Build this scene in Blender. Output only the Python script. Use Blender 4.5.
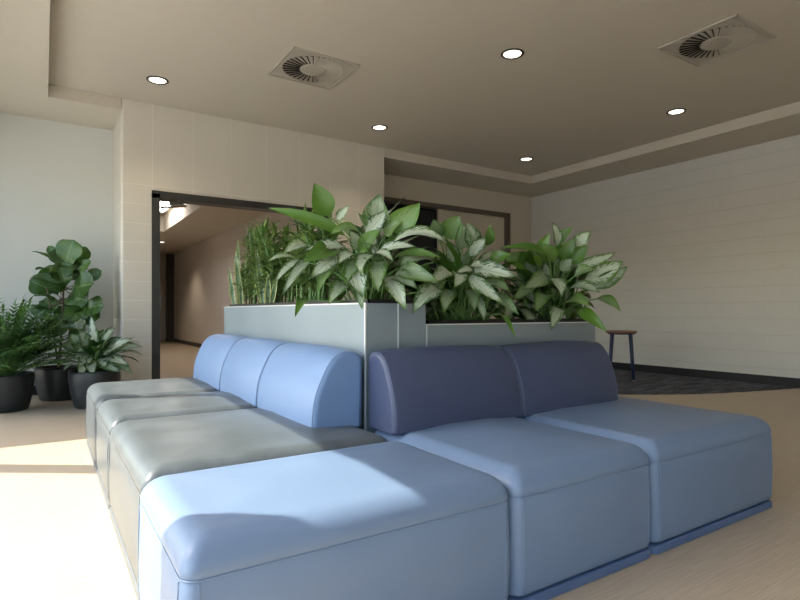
import bpy, bmesh, math, random
from mathutils import Vector, Matrix
random.seed(7)
R = math.radians
for o in list(bpy.data.objects): bpy.data.objects.remove(o)
col = bpy.context.scene.collection
scn = bpy.context.scene

# ------------------------------------------------------------------ camera
F = 549.0; EYE = 0.88; YAW = R(33.0)
FW = Vector((math.sin(YAW), math.cos(YAW), 0)); RT = Vector((math.cos(YAW), -math.sin(YAW), 0))
cam = bpy.data.cameras.new('camera'); cam.sensor_width = 36.0; cam.lens = 36.0*F/800
cam.shift_y = 12.0/800; cam.clip_start = 0.02; cam.clip_end = 300
co = bpy.data.objects.new('camera', cam); col.objects.link(co)
co.location = (0, 0, EYE); co.rotation_euler = (R(90), 0, -YAW)
scn.camera = co
def at(px, py, t):
    return Vector((0, 0, EYE)) + t*(FW + (px-400)/F*RT + Vector((0, 0, (312-py)/F)))

# ------------------------------------------------------------------ world, sun, exposure
w = bpy.data.worlds.new('world'); scn.world = w; w.use_nodes = True
nt = w.node_tree; bg = nt.nodes['Background']
sky = nt.nodes.new('ShaderNodeTexSky'); sky.sky_type = 'NISHITA'; sky.sun_disc = False
SUN_EL = R(45.5); SUN_AZ_VEC = Vector((-0.82, 0.57, 0)).normalized()   # towards the sun
sky.sun_elevation = SUN_EL; sky.sun_rotation = math.atan2(SUN_AZ_VEC.x, SUN_AZ_VEC.y)
sky.air_density = 1.2; sky.dust_density = 2.5; sky.ozone_density = 1.0
nt.links.new(sky.outputs[0], bg.inputs['Color']); bg.inputs['Strength'].default_value = 0.74
sl = bpy.data.lights.new('sun', 'SUN'); sl.energy = 11.8; sl.angle = R(0.5); sl.color = (1.0, 0.93, 0.80)
so = bpy.data.objects.new('sun', sl); col.objects.link(so)
sd = SUN_AZ_VEC*math.cos(SUN_EL) + Vector((0, 0, math.sin(SUN_EL)))
so.rotation_euler = sd.to_track_quat('Z', 'Y').to_euler(); so.location = (-6, 6, 8)
scn.view_settings.view_transform = 'Standard'; scn.view_settings.look = 'None'
scn.view_settings.exposure = 0.08; scn.view_settings.gamma = 1.0; scn.view_settings.use_curve_mapping = False
def portal(name, loc, rot, sx, sy):
    l = bpy.data.lights.new(name, 'AREA'); l.shape = 'RECTANGLE'; l.size = sx; l.size_y = sy
    l.cycles.is_portal = True
    o = bpy.data.objects.new(name, l); col.objects.link(o); o.location = loc; o.rotation_euler = rot
portal('window_portal', (-0.97, 1.95, 1.30), (0, R(-90), 0), 2.6, 9.9)
portal('window_portal', (.53, -3.22, 1.35), (R(90), 0, 0), 1.8, 2.4)

# ------------------------------------------------------------------ helpers
def tag(o, label=None, cat=None, group=None, kind=None):
    if label: o['label'] = label
    if cat: o['category'] = cat
    if group: o['group'] = group
    if kind: o['kind'] = kind
    return o
def empty(name, loc=(0, 0, 0), rz=0):
    o = bpy.data.objects.new(name, None); col.objects.link(o)
    o.location = loc; o.rotation_euler = (0, 0, rz); o.empty_display_size = .1
    return o
class MB:
    def __init__(s): s.v = []; s.f = []; s.uv = []; s.a = []; s.smooth = []
    def add(s, vs, fs, uvs=None, attr=None, smooth=False):
        b = len(s.v); s.v += [tuple(p) for p in vs]
        for f in fs: s.f.append([b+i for i in f]); s.smooth.append(smooth)
        s.uv += uvs if uvs else [(0, 0)]*len(vs)
        s.a += [attr if attr else (0, 0, 0, 1)]*len(vs)
    def box(s, x0, x1, y0, y1, z0, z1):
        vs = [(x, y, z) for x in (x0, x1) for y in (y0, y1) for z in (z0, z1)]
        s.add(vs, [(0, 1, 3, 2), (4, 6, 7, 5), (0, 4, 5, 1), (2, 3, 7, 6), (0, 2, 6, 4), (1, 5, 7, 3)])
        return s
    def tube(s, pts, r, n=8, cap=True, r2=None):
        pts = [Vector(p) for p in pts]; vs = []; fs = []
        m = len(pts); up = Vector((0, 0, 1))
        for i, p in enumerate(pts):
            d = (pts[min(i+1, m-1)]-pts[max(i-1, 0)]).normalized()
            if abs(d.dot(up)) > .98: up = Vector((1, 0, 0)) if abs(d.x) < .9 else Vector((0, 1, 0))
            a = d.cross(up).normalized(); b = d.cross(a)
            rr = r if r2 is None else r+(r2-r)*i/(m-1)
            for k in range(n):
                th = 2*math.pi*k/n
                vs.append(p+rr*(math.cos(th)*a+math.sin(th)*b))
            up = a.cross(d)
        for i in range(m-1):
            for k in range(n):
                k2 = (k+1) % n
                fs.append((i*n+k, i*n+k2, (i+1)*n+k2, (i+1)*n+k))
        if cap: fs.append(tuple(range(n-1, -1, -1))); fs.append(tuple((m-1)*n+k for k in range(n)))
        s.add(vs, fs, smooth=True); return s
    def loop_tube(s, pts, r, n=6):
        pts = [Vector(p) for p in pts]; m = len(pts); vs = []; fs = []
        nrm = Vector((0, 0, 0))
        c = sum(pts, Vector())/m
        for i in range(m): nrm += (pts[i]-c).cross(pts[(i+1) % m]-c)
        nrm.normalize()
        for i, p in enumerate(pts):
            d = (pts[(i+1) % m]-pts[i-1]).normalized(); a = d.cross(nrm).normalized()
            for k in range(n):
                th = 2*math.pi*k/n; vs.append(p+r*(math.cos(th)*a+math.sin(th)*nrm))
        for i in range(m):
            j = (i+1) % m
            for k in range(n):
                k2 = (k+1) % n; fs.append((i*n+k, i*n+k2, j*n+k2, j*n+k))
        s.add(vs, fs, smooth=True); return s
    def lathe(s, prof, n=48, c=(0, 0), cap0=True, cap1=False):
        vs = []; fs = []; m = len(prof)
        for r, z in prof:
            for k in range(n):
                th = 2*math.pi*k/n; vs.append((c[0]+r*math.cos(th), c[1]+r*math.sin(th), z))
        for i in range(m-1):
            for k in range(n):
                k2 = (k+1) % n; fs.append((i*n+k, i*n+k2, (i+1)*n+k2, (i+1)*n+k))
        if cap0: fs.append(tuple(range(n-1, -1, -1)))
        if cap1: fs.append(tuple((m-1)*n+k for k in range(n)))
        s.add(vs, fs, smooth=True); return s
    def build(s, name, mat, parent=None, bevel=0, auto=None, fixn=True):
        me = bpy.data.meshes.new(name); me.from_pydata(s.v, [], s.f)
        uv = me.uv_layers.new(name='UVMap')
        at_ = me.color_attributes.new('leafvar', 'FLOAT_COLOR', 'POINT')
        for i, a in enumerate(s.a): at_.data[i].color = a
        for l in me.loops: uv.data[l.index].uv = s.uv[l.vertex_index]
        for p, sm in zip(me.polygons, s.smooth): p.use_smooth = sm
        if fixn:
            bm = bmesh.new(); bm.from_mesh(me); bmesh.ops.recalc_face_normals(bm, faces=bm.faces); bm.to_mesh(me); bm.free()
        me.materials.append(mat)
        o = bpy.data.objects.new(name, me); col.objects.link(o)
        if parent: o.parent = parent
        if bevel:
            b = o.modifiers.new('bevel', 'BEVEL'); b.width = bevel; b.segments = 3; b.limit_method = 'ANGLE'
        if auto:
            me.shade_auto_smooth = True if hasattr(me, 'shade_auto_smooth') else None
        return o
def struct(name, mb, mat, bevel=0):
    return tag(mb.build(name, mat, bevel=bevel), kind='structure')

# ------------------------------------------------------------------ materials
class N:
    def __init__(s, name):
        s.m = bpy.data.materials.new(name); s.m.use_nodes = True
        s.t = s.m.node_tree; s.b = s.t.nodes['Principled BSDF']; s.out = s.t.nodes['Material Output']
    def n(s, typ, **kw):
        x = s.t.nodes.new(typ)
        for k, v in kw.items(): setattr(x, k, v)
        return x
    def l(s, a, b): s.t.links.new(a, b)
    def inp(s, x, v):
        if hasattr(v, 'is_output') or hasattr(v, 'links'): s.l(v, x)
        else: x.default_value = v
    def math(s, op, a, b=0.0, c=0.0, clamp=False):
        x = s.n('ShaderNodeMath', operation=op, use_clamp=clamp)
        for i, v in enumerate((a, b, c)): s.inp(x.inputs[i], v)
        return x.outputs[0]
    def sstep(s, v, a, b):
        x = s.n('ShaderNodeMapRange', interpolation_type='SMOOTHSTEP')
        s.inp(x.inputs[0], v); x.inputs[1].default_value = a; x.inputs[2].default_value = b
        return x.outputs[0]
    def mix(s, f, a, b):
        x = s.n('ShaderNodeMix', data_type='RGBA')
        s.inp(x.inputs[0], f); s.inp(x.inputs[6], a); s.inp(x.inputs[7], b)
        return x.outputs[2]
    def coord(s, which='Object', scale=(1, 1, 1)):
        tc = s.n('ShaderNodeTexCoord'); mp = s.n('ShaderNodeMapping'); mp.inputs['Scale'].default_value = scale
        s.l(tc.outputs[which], mp.inputs[0]); return mp.outputs[0]
    def noise(s, vec, scale, detail=3, rough=.5):
        x = s.n('ShaderNodeTexNoise'); x.inputs['Scale'].default_value = scale; x.inputs['Detail'].default_value = detail
        x.inputs['Roughness'].default_value = rough; s.l(vec, x.inputs['Vector']); return x.outputs[0]
    def bump(s, h, strength, dist=.01):
        x = s.n('ShaderNodeBump'); x.inputs['Strength'].default_value = strength; x.inputs['Distance'].default_value = dist
        s.l(h, x.inputs['Height']); s.l(x.outputs[0], s.b.inputs['Normal'])
def c4(c): return (c[0], c[1], c[2], 1)
def plain(name, c, rough=.5, metal=0, noise=0, nscale=40, bump=0, spec=.5, stretch=(1, 1, 1)):
    m = N(name); m.b.inputs['Base Color'].default_value = c4(c); m.b.inputs['Roughness'].default_value = rough
    m.b.inputs['Metallic'].default_value = metal; m.b.inputs['Specular IOR Level'].default_value = spec
    v = m.coord('Object', stretch); nz = m.noise(v, nscale)
    k = noise if noise else .03
    m.l(m.mix(nz, c4([x*(1-k) for x in c]), c4([min(1, x*(1+k)) for x in c])), m.b.inputs['Base Color'])
    if bump: m.bump(nz, bump, .002)
    return m.m
def emis(name, c, st):
    m = N(name); m.b.inputs['Base Color'].default_value = c4(c)
    m.b.inputs['Emission Color'].default_value = c4(c); m.b.inputs['Emission Strength'].default_value = st
    return m.m
def block(name, c, axis, sx, sz, ox, mortar, vmax=None, stagger=False, depth=.4, w=.005):
    """painted concrete block; axis = horizontal world axis; joints every sx, sz"""
    m = N(name); tc = m.n('ShaderNodeTexCoord'); sp = m.n('ShaderNodeSeparateXYZ'); m.l(tc.outputs['Object'], sp.inputs[0])
    h = sp.outputs[axis]; z = sp.outputs[2]
    row = m.math('FLOOR', m.math('DIVIDE', z, sz))
    hs = m.math('SUBTRACT', h, ox)
    if stagger: hs = m.math('ADD', hs, m.math('MULTIPLY', m.math('MODULO', row, 2.0), sx/2))
    def joint(v, s):
        fr = m.math('FRACT', m.math('DIVIDE', v, s))
        d = m.math('MULTIPLY', m.math('SUBTRACT', .5, m.math('ABSOLUTE', m.math('SUBTRACT', fr, .5))), s)
        return m.math('SUBTRACT', 1.0, m.sstep(d, w*.3, w))
    jh = joint(hs, sx); jv = joint(z, sz)
    if vmax is not None: jv = m.math('MULTIPLY', jv, m.math('LESS_THAN', z, vmax))
    if stagger == 'weak': jh = m.math('MULTIPLY', jh, .35)
    j = m.math('MAXIMUM', jh, jv)
    v = m.coord('Object'); nz = m.noise(v, 90, 4); nl = m.noise(v, 3, 2)
    base = m.mix(nl, c4([x*.97 for x in c]), c4([min(1, x*1.03) for x in c]))
    m.l(m.mix(j, base, c4(mortar)), m.b.inputs['Base Color'])
    m.b.inputs['Roughness'].default_value = .55
    hgt = m.math('SUBTRACT', m.math('MULTIPLY', nz, .06), j)
    m.bump(hgt, depth, .004)
    return m.m
M = {}
WALL = (.66, .61, .53)
M['door_wall'] = block('painted_stack_block', WALL, 0, .4095, .2, .958-.4095, (.76, .72, .64), vmax=2.25)
M['right_wall'] = block('painted_course_block', (.665, .645, .605), 1, .4, .2, 0, (.58, .55, .49), stagger='weak', depth=.5)
M['corridor_wall'] = block('corridor_block', (.66, .61, .56), 1, .4, .2, 0, (.74, .67, .60), depth=.4)
M['plaster'] = plain('smooth_plaster', (.64, .645, .61), .75, noise=.02, nscale=6)
M['cream'] = plain('cream_paint', (.62, .56, .46), .6, noise=.02, nscale=5)
M['ceiling'] = plain('ceiling_paint', (.60, .545, .46), .85, noise=.02, nscale=4)
M['black_base'] = plain('black_rubber', (.012, .012, .014), .5)
M['frame'] = plain('dark_bronze_frame', (.035, .033, .031), .4, noise=.05)
M['brown_frame'] = plain('taupe_frame', (.13, .105, .085), .45)
M['dark'] = plain('dark_door_glass', (.01, .012, .02), .25)
M['concrete'] = plain('outdoor_paving', (.42, .41, .38), .9, noise=.1, nscale=3)
def wood_floor(name, c1, c2):
    m = N(name); v = m.coord('Object', (1.2, 26, 1)); n1 = m.noise(v, 5, 6, .65)
    v2 = m.coord('Object', (.5, 90, 1)); n2 = m.noise(v2, 4, 3)
    tc = m.n('ShaderNodeTexCoord'); br = m.n('ShaderNodeTexBrick'); m.l(tc.outputs['Object'], br.inputs[0])
    br.inputs['Scale'].default_value = 1.0; br.inputs['Brick Width'].default_value = 1.2; br.inputs['Row Height'].default_value = .18
    br.inputs['Mortar Size'].default_value = .0012; br.inputs['Color1'].default_value = (.35, .35, .35, 1)
    br.inputs['Color2'].default_value = (.65, .65, .65, 1); br.inputs['Mortar'].default_value = (.1, .1, .1, 1); br.offset = .37
    f = m.math('ADD', m.math('MULTIPLY', m.sstep(n1, .3, .7), .55), m.math('MULTIPLY', n2, .3))
    f = m.math('ADD', f, m.math('MULTIPLY', br.outputs[0], .22), clamp=True)
    m.l(m.mix(f, c4(c1), c4(c2)), m.b.inputs['Base Color'])
    m.b.inputs['Roughness'].default_value = .42; m.bump(n2, .08, .002)
    return m.m
M['floor'] = wood_floor('oak_plank_floor', (.375, .295, .208), (.585, .48, .36))
def carpet():
    m = N('striped_carpet'); v = m.coord('Object', (1.0, 12, 1)); n1 = m.noise(v, 2.2, 3, .6)
    v2 = m.coord('Object', (.8, 22, 1)); n2 = m.noise(v2, 3, 2); n3 = m.noise(m.coord('Object'), 400, 2)
    a = m.mix(m.sstep(n1, .42, .62), (.022, .024, .032, 1), (.12, .135, .18, 1))
    b = m.mix(m.sstep(n2, .58, .68), a, (.14, .10, .08, 1))
    m.l(b, m.b.inputs['Base Color']); m.b.inputs['Roughness'].default_value = .95; m.bump(n3, .5, .004)
    return m.m
M['carpet'] = carpet()
def vinyl(name, c, rough=.36, mott=.0):
    m = N(name); v = m.coord('Object'); big = m.noise(v, 7, 4, .6); fine = m.noise(v, 420, 2)
    k = .02+mott
    m.l(m.mix(m.sstep(big, .3, .7), c4([x*(1-k) for x in c]), c4([x*(1+k) for x in c])), m.b.inputs['Base Color'])
    rr = m.n('ShaderNodeMapRange'); m.l(big, rr.inputs[0]); rr.inputs[3].default_value = rough-.05; rr.inputs[4].default_value = rough+.05
    m.l(rr.outputs[0], m.b.inputs['Roughness'])
    h = m.math('ADD', m.math('MULTIPLY', big, .6), m.math('MULTIPLY', fine, .05))
    m.bump(h, .35, .004); m.b.inputs['Specular IOR Level'].default_value = .32
    return m.m
M['blue'] = vinyl('steel_blue_vinyl', (.150, .212, .325))
M['sky'] = vinyl('light_blue_vinyl', (.165, .255, .43), .42)
M['navy'] = vinyl('slate_navy_vinyl', (.060, .074, .135))
M['grey'] = vinyl('silver_grey_vinyl', (.092, .106, .116), .33, .12)
M['plinth'] = vinyl('blue_plinth_vinyl', (.09, .14, .26), .4)
M['grey_plinth'] = vinyl('grey_plinth_vinyl', (.12, .125, .13), .4)
M['pipe_blue'] = plain('blue_piping', (.16, .23, .35), .45)
M['pipe_grey'] = plain('grey_piping', (.12, .125, .13), .45)
M['pipe_navy'] = plain('navy_piping', (.08, .09, .15), .4)
def brushed():
    m = N('brushed_aluminium'); v = m.coord('Object', (60, 60, 1.5)); n1 = m.noise(v, 4, 3); n2 = m.noise(m.coord('Object'), 2.5, 3)
    m.l(m.mix(n2, (.235, .29, .325, 1), (.30, .355, .395, 1)), m.b.inputs['Base Color']); m.b.inputs['Metallic'].default_value = .45
    rr = m.n('ShaderNodeMapRange'); m.l(n1, rr.inputs[0]); rr.inputs[3].default_value = .36; rr.inputs[4].default_value = .48
    m.l(rr.outputs[0], m.b.inputs['Roughness']); return m.m
M['metal'] = brushed()
M['trim'] = plain('bright_aluminium_edge', (.78, .82, .84), .35, metal=.6)
M['liner'] = plain('black_plastic_liner', (.008, .008, .008), .5)
M['soil'] = plain('potting_soil', (.035, .022, .014), .95, noise=.5, nscale=80, bump=.8)
M['pot'] = plain('charcoal_pot', (.022, .024, .028), .42, noise=.1)
M['stem'] = plain('green_stem', (.10, .20, .05), .5, noise=.2)
M['bark'] = plain('brown_bark', (.12, .085, .05), .8, noise=.3, nscale=30, bump=.5)
M['white_metal'] = plain('vent_white', (.46, .42, .36), .5)
M['vent_dark'] = plain('vent_cavity', (.02, .018, .016), .8)
M['ring'] = plain('downlight_baffle', (.04, .036, .032), .5)
M['lamp'] = emis('downlight_lens', (1.0, .90, .76), 4)
M['panel_lamp'] = emis('corridor_panel_light', (1.0, .96, .92), 11)
M['stool_seat'] = plain('walnut_stool_top', (.22, .11, .06), .45, noise=.25, nscale=20, stretch=(1, 8, 1))
M['stool_leg'] = plain('dark_blue_stool_leg', (.018, .032, .085), .4)
M['steel'] = plain('steel', (.5, .5, .5), .3, metal=1)
def glass():
    m = N('window_glass'); t = m.n('ShaderNodeBsdfTransparent'); g = m.n('ShaderNodeBsdfGlossy'); g.inputs['Roughness'].default_value = .02
    mx = m.n('ShaderNodeMixShader')
    t.inputs['Color'].default_value = (.95, .97, .97, 1)
    mx.inputs[0].default_value = .06; m.l(t.outputs[0], mx.inputs[1]); m.l(g.outputs[0], mx.inputs[2]); m.l(mx.outputs[0], m.out.inputs[0])
    return m.m
M['glass'] = glass()
def leafmat(name, green, dark, silver, kind='silver'):
    m = N(name); tc = m.n('ShaderNodeTexCoord'); sp = m.n('ShaderNodeSeparateXYZ'); m.l(tc.outputs['UV'], sp.inputs[0])
    u = sp.outputs[0]; v = sp.outputs[1]
    side = m.math('MULTIPLY', m.math('ABSOLUTE', m.math('SUBTRACT', u, .5)), 2.0)
    at_ = m.n('ShaderNodeAttribute', attribute_name='leafvar'); sa = m.n('ShaderNodeSeparateColor'); m.l(at_.outputs[0], sa.inputs[0])
    cv = m.n('ShaderNodeCombineXYZ')
    m.l(m.math('MULTIPLY', side, 2.2), cv.inputs[0])
    m.l(m.math('SUBTRACT', m.math('MULTIPLY', v, 13.0), m.math('MULTIPLY', side, 5.0)), cv.inputs[1])
    m.l(m.math('MULTIPLY', sa.outputs[1], 37.0), cv.inputs[2])
    ns = m.noise(cv.outputs[0], 1.6, 4, .65)
    g = m.mix(sa.outputs[1], c4(dark), c4(green))
    if kind == 'silver':
        k = m.math('ADD', side, m.math('MULTIPLY', m.math('SUBTRACT', ns, .5), 2.6))
        mask = m.math('SUBTRACT', 1.0, m.sstep(k, .60, .70))
        mid = m.math('ADD', m.math('MULTIPLY', m.sstep(side, .01, .06), .45), .55)
        end = m.sstep(v, .97, .80)
        mask = m.math('MULTIPLY', m.math('MULTIPLY', mask, mid), m.math('MULTIPLY', end, sa.outputs[0]))
        colr = m.mix(mask, g, c4(silver))
    elif kind == 'edge':       # pale margins, banded middle
        bands = m.sstep(ns, .45, .6)
        mid = m.mix(bands, c4(dark), c4(green)); colr = m.mix(m.sstep(side, .62, .72), mid, c4(silver))
    elif kind == 'vein':
        vv = m.math('FRACT', m.math('SUBTRACT', m.math('MULTIPLY', v, 9.0), m.math('MULTIPLY', side, 1.5)))
        line = m.math('MAXIMUM', m.math('SUBTRACT', 1.0, m.sstep(side, .02, .06)), m.math('MULTIPLY', m.sstep(vv, .9, .97), .5))
        colr = m.mix(line, g, c4(silver))
    else: colr = g
    m.l(colr, m.b.inputs['Base Color']); m.b.inputs['Roughness'].default_value = .30
    m.b.inputs['Specular IOR Level'].default_value = .5
    vb = m.math('SINE', m.math('MULTIPLY', m.math('SUBTRACT', m.math('MULTIPLY', v, 9.0), m.math('MULTIPLY', side, 3.0)), 6.28))
    m.bump(m.math('ADD', vb, m.math('MULTIPLY', side, 2.0)), .12, .004)
    tr = m.n('ShaderNodeBsdfTranslucent'); m.l(m.mix(.5, colr, (.12, .28, .03, 1)), tr.inputs[0])
    mx = m.n('ShaderNodeMixShader'); mx.inputs[0].default_value = .14
    m.l(m.b.outputs[0], mx.inputs[1]); m.l(tr.outputs[0], mx.inputs[2]); m.l(mx.outputs[0], m.out.inputs[0])
    return m.m
M['silver_leaf'] = leafmat('silver_variegated_leaf', (.105, .22, .022), (.011, .040, .012), (.43, .48, .36))
M['dark_leaf'] = leafmat('dark_narrow_leaf', (.27, .37, .10), (.025, .08, .015), (.25, .4, .15), 'plain')
M['snake_leaf'] = leafmat('banded_snake_leaf', (.22, .33, .18), (.04, .10, .05), (.55, .55, .22), 'edge')
M['fig_leaf'] = leafmat('veined_fig_leaf', (.085, .17, .03), (.018, .055, .012), (.16, .26, .07), 'vein')
M['fern_leaf'] = leafmat('soft_fern_leaf', (.17, .31, .08), (.02, .09, .03), (.25, .4, .15), 'plain')

# ------------------------------------------------------------------ the room
WX = -.75; RX = 7.36; FY = 7.0; BY = -3.0; CZ = 3.06; SZ = 2.94; DY = 6.24
mb = MB(); mb.box(WX-.3, RX+.3, BY-.3, 19.2, -.1, 0); struct('floor', mb, M['floor'])
mb = MB(); mb.box(WX, RX, BY, FY+.3, CZ, CZ+.15); struct('ceiling', mb, M['ceiling'])
def soff(n, *b):
    m_ = MB(); m_.box(*b); struct('trim_%d' % n, m_, M['ceiling'])
soff(1, WX, .037, BY, FY, SZ, CZ)
soff(2, 6.56, RX, BY, FY, SZ, CZ)
soff(3, .037, .662, DY, FY, SZ, CZ)
soff(4, 3.8, 6.56, DY, FY, SZ, CZ)
soff(5, .037, 6.56, BY, BY+.78, SZ, CZ)
# right wall, back walls
mb = MB(); mb.box(RX, RX+.2, BY-.2, FY+.2, 0, CZ+.15); struct('wall_right', mb, M['right_wall'])
mb = MB(); mb.box(WX-.2, .662, FY, FY+.2, 0, CZ+.15); struct('wall_far_left', mb, M['plaster'])
# door wall block: bullnosed pier, header, right pier
def rounded_pier(x0, x1, y0, y1, z0, z1, r, corners):
    pts = []
    for i, (cx, cy, a0) in enumerate(((x0, y0, 180), (x1, y0, 270), (x1, y1, 0), (x0, y1, 90))):
        if corners[i]:
            ox = cx+r if cx == x0 else cx-r; oy = cy+r if cy == y0 else cy-r
            for k in range(7):
                a = R(a0+90*k/6); pts.append((ox+r*math.cos(a), oy+r*math.sin(a)))
        else: pts.append((cx, cy))
    n = len(pts); vs = [(x, y, z0) for x, y in pts]+[(x, y, z1) for x, y in pts]
    fs = [(i, (i+1) % n, n+(i+1) % n, n+i) for i in range(n)]+[tuple(range(n-1, -1, -1)), tuple(range(n, 2*n))]
    m_ = MB(); m_.add(vs, fs); return m_
DX0, DX1, DZ = .985, 2.95, 2.125
struct('wall_door_left', rounded_pier(.662, DX0, DY, FY+.2, 0, CZ, .03, (1, 0, 0, 0)), M['door_wall'])
mb = MB(); mb.box(DX0, DX1, DY, DY+.2, DZ, CZ); struct('wall_door_header', mb, M['door_wall'])
mb = MB(); mb.box(DX1, 3.8, DY, FY+.2, 0, CZ); struct('wall_door_right', mb, M['door_wall'])
# door frame
df = empty('door_1', ((DX0+DX1)/2, DY, 0)); tag(df, kind='structure')
def ppart(root, name, mb_, mat, bevel=0):
    o = mb_.build(name, mat, bevel=bevel); o.parent = root; o.matrix_parent_inverse = Matrix.Translation(-Vector(root.location)) if not root.rotation_euler.z else root.matrix_world.inverted()
    return o
m_ = MB(); m_.box(DX0-.035, DX0+.045, DY-.018, DY+.16, 0, DZ); m_.box(DX1-.045, DX1+.035, DY-.018, DY+.16, 0, DZ); m_.box(DX0-.035, DX1+.035, DY-.018, DY+.16, DZ-.045, DZ+.03)
ppart(df, 'door_frame', m_, M['frame'])
m_ = MB(); m_.tube([(1.22, DY+.16, 2.08), (1.38, DY+.42, 2.10), (1.14, DY+.60, 2.09)], .012, 6); m_.box(1.16, 1.30, DY+.16, DY+.21, 2.05, 2.10)
ppart(df, 'door_closer', m_, M['steel'])
m_ = MB(); m_.box(1.035, 1.045, DY+.02, DY+.05, .95, 1.05); ppart(df, 'strike_plate', m_, M['steel'])
# back right wall with its wide framed opening
OX0, OX1, OZ = 3.86, 6.83, 2.60
mb = MB(); mb.box(3.8, RX, FY, FY+.2, OZ, CZ); mb.box(OX1, RX, FY, FY+.2, 0, OZ); mb.box(3.8, OX0, FY, FY+.2, 0, OZ)
struct('wall_far_right', mb, M['cream'])
d2 = empty('door_2', ((OX0+OX1)/2, FY, 0)); tag(d2, kind='structure')
m_ = MB(); m_.box(OX0, OX1, FY-.02, FY+.16, OZ-.07, OZ); m_.box(OX1-.08, OX1, FY-.02, FY+.16, 0, OZ); m_.box(OX0, OX0+.08, FY-.02, FY+.16, 0, OZ)
ppart(d2, 'door_frame', m_, M['brown_frame'])
m_ = MB(); m_.box(5.32, OX1-.08, FY+.05, FY+.10, 0.01, OZ-.07); ppart(d2, 'sliding_panel', m_, M['cream'])
m_ = MB(); m_.box(OX0+.08, OX1-.08, FY+.11, FY+.16, 0.01, OZ-.07); ppart(d2, 'dark_panel', m_, M['dark'])
# rear wall behind camera with windows
mb = MB(); mb.box(WX, RX, BY-.2, BY, 2.55, CZ+.15); mb.box(WX, RX, BY-.2, BY, 0, .15); mb.box(WX, -.4, BY-.2, BY, .15, 2.55); mb.box(1.45, RX, BY-.2, BY, .15, 2.55)
struct('wall_rear', mb, M['cream'])
for i in range(1):
    x0 = -.4+i*1.85; x1 = x0+1.85
    wr = empty('window_%d' % (i+11), ((x0+x1)/2, BY-.1, 0)); tag(wr, kind='structure')
    m_ = MB(); m_.box(x0, x0+.05, BY-.16, BY-.04, .15, 2.55); m_.box(x1-.05, x1, BY-.16, BY-.04, .15, 2.55); m_.box(x0+.05, x1-.05, BY-.16, BY-.04, .15, .2); m_.box(x0+.05, x1-.05, BY-.16, BY-.04, 2.5, 2.55)
    ppart(wr, 'window_frame', m_, M['frame'])
    m_ = MB(); m_.box(x0+.05, x1-.05, BY-.103, BY-.097, .2, 2.5); ppart(wr, 'window_pane', m_, M['glass'])
mb = MB(); mb.box(-3.6, WX-.2, 5.97, 9.2, 2.66, 2.84); struct('sun_block_canopy', mb, M['plaster'])  # unseen canopy, added to block the sun beyond the lit floor patch
# window wall: sill-less glazing between posts, head at 2.45
HEAD = 2.62
mb = MB(); mb.box(WX-.2, WX, BY-.2, FY+.2, HEAD, CZ+.15); mb.box(WX-.2, WX, 6.9, FY+.2, 0, HEAD); mb.box(WX-.2, WX, BY-.2, BY, 0, HEAD)
struct('wall_left', mb, M['plaster'])
ys = [BY, -2.42, -.185, 2.045, 4.275, 6.5, 6.9]
for i in range(len(ys)-1):
    y0, y1 = ys[i], ys[i+1]
    wr = empty('window_%d' % (i+1), (WX-.1, (y0+y1)/2, 0)); tag(wr, kind='structure')
    t0 = .02 if i == 0 else .05; t1 = .02 if i == len(ys)-2 else .05
    m_ = MB(); m_.box(WX-.19, WX-.04, y0, y0+t0, 0, HEAD); m_.box(WX-.19, WX-.04, y1-t1, y1, 0, HEAD)
    m_.box(WX-.19, WX-.04, y0+t0, y1-t1, 0, .05); m_.box(WX-.19, WX-.04, y0+t0, y1-t1, HEAD-.03, HEAD)
    ppart(wr, 'window_frame', m_, M['frame'])
    m_ = MB(); m_.box(WX-.125, WX-.119, y0+t0, y1-t1, .05, HEAD-.03); ppart(wr, 'window_pane', m_, M['glass'])
# skirting
mb = MB(); mb.box(RX-.012, RX, BY, FY, 0, .11); struct('baseboard_right', mb, M['black_base'])
mb = MB(); mb.box(WX, .662, FY-.012, FY, 0, .10); struct('baseboard_far', mb, M['black_base'])
mb = MB(); mb.box(OX1, RX-.012, FY-.012, FY, 0, .11); struct('baseboard_far_right', mb, M['black_base'])
# corridor
mb = MB(); mb.box(3.25, 3.4, FY+.2, 18.8, 0, 2.6); struct('wall_corridor_right', mb, M['corridor_wall'])
mb = MB(); mb.box(.7, .85, FY+.2, 18.8, 0, 2.95); struct('wall_corridor_left', mb, M['corridor_wall'])
mb = MB(); mb.box(.7, 3.4, 18.6, 18.8, 0, 2.95); struct('wall_corridor_end', mb, M['plaster'])
mb = MB(); mb.box(2.16, 3.4, DY+.2, 18.8, 2.6, 3.0); mb.box(.7, 2.16, 12.6, 18.8, 2.6, 3.0); mb.box(.7, 2.16, DY+.2, 12.6, 2.94, 3.0)
struct('ceiling_corridor', mb, M['ceiling'])
mb = MB(); mb.box(3.235, 3.25, FY+.2, 17.3, 0, .1); struct('baseboard_corridor', mb, M['frame'])
mb = MB(); mb.box(3.05, 3.25, 17.3, 17.5, 0, 2.6); struct('trim_6', mb, M['frame'])
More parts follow.
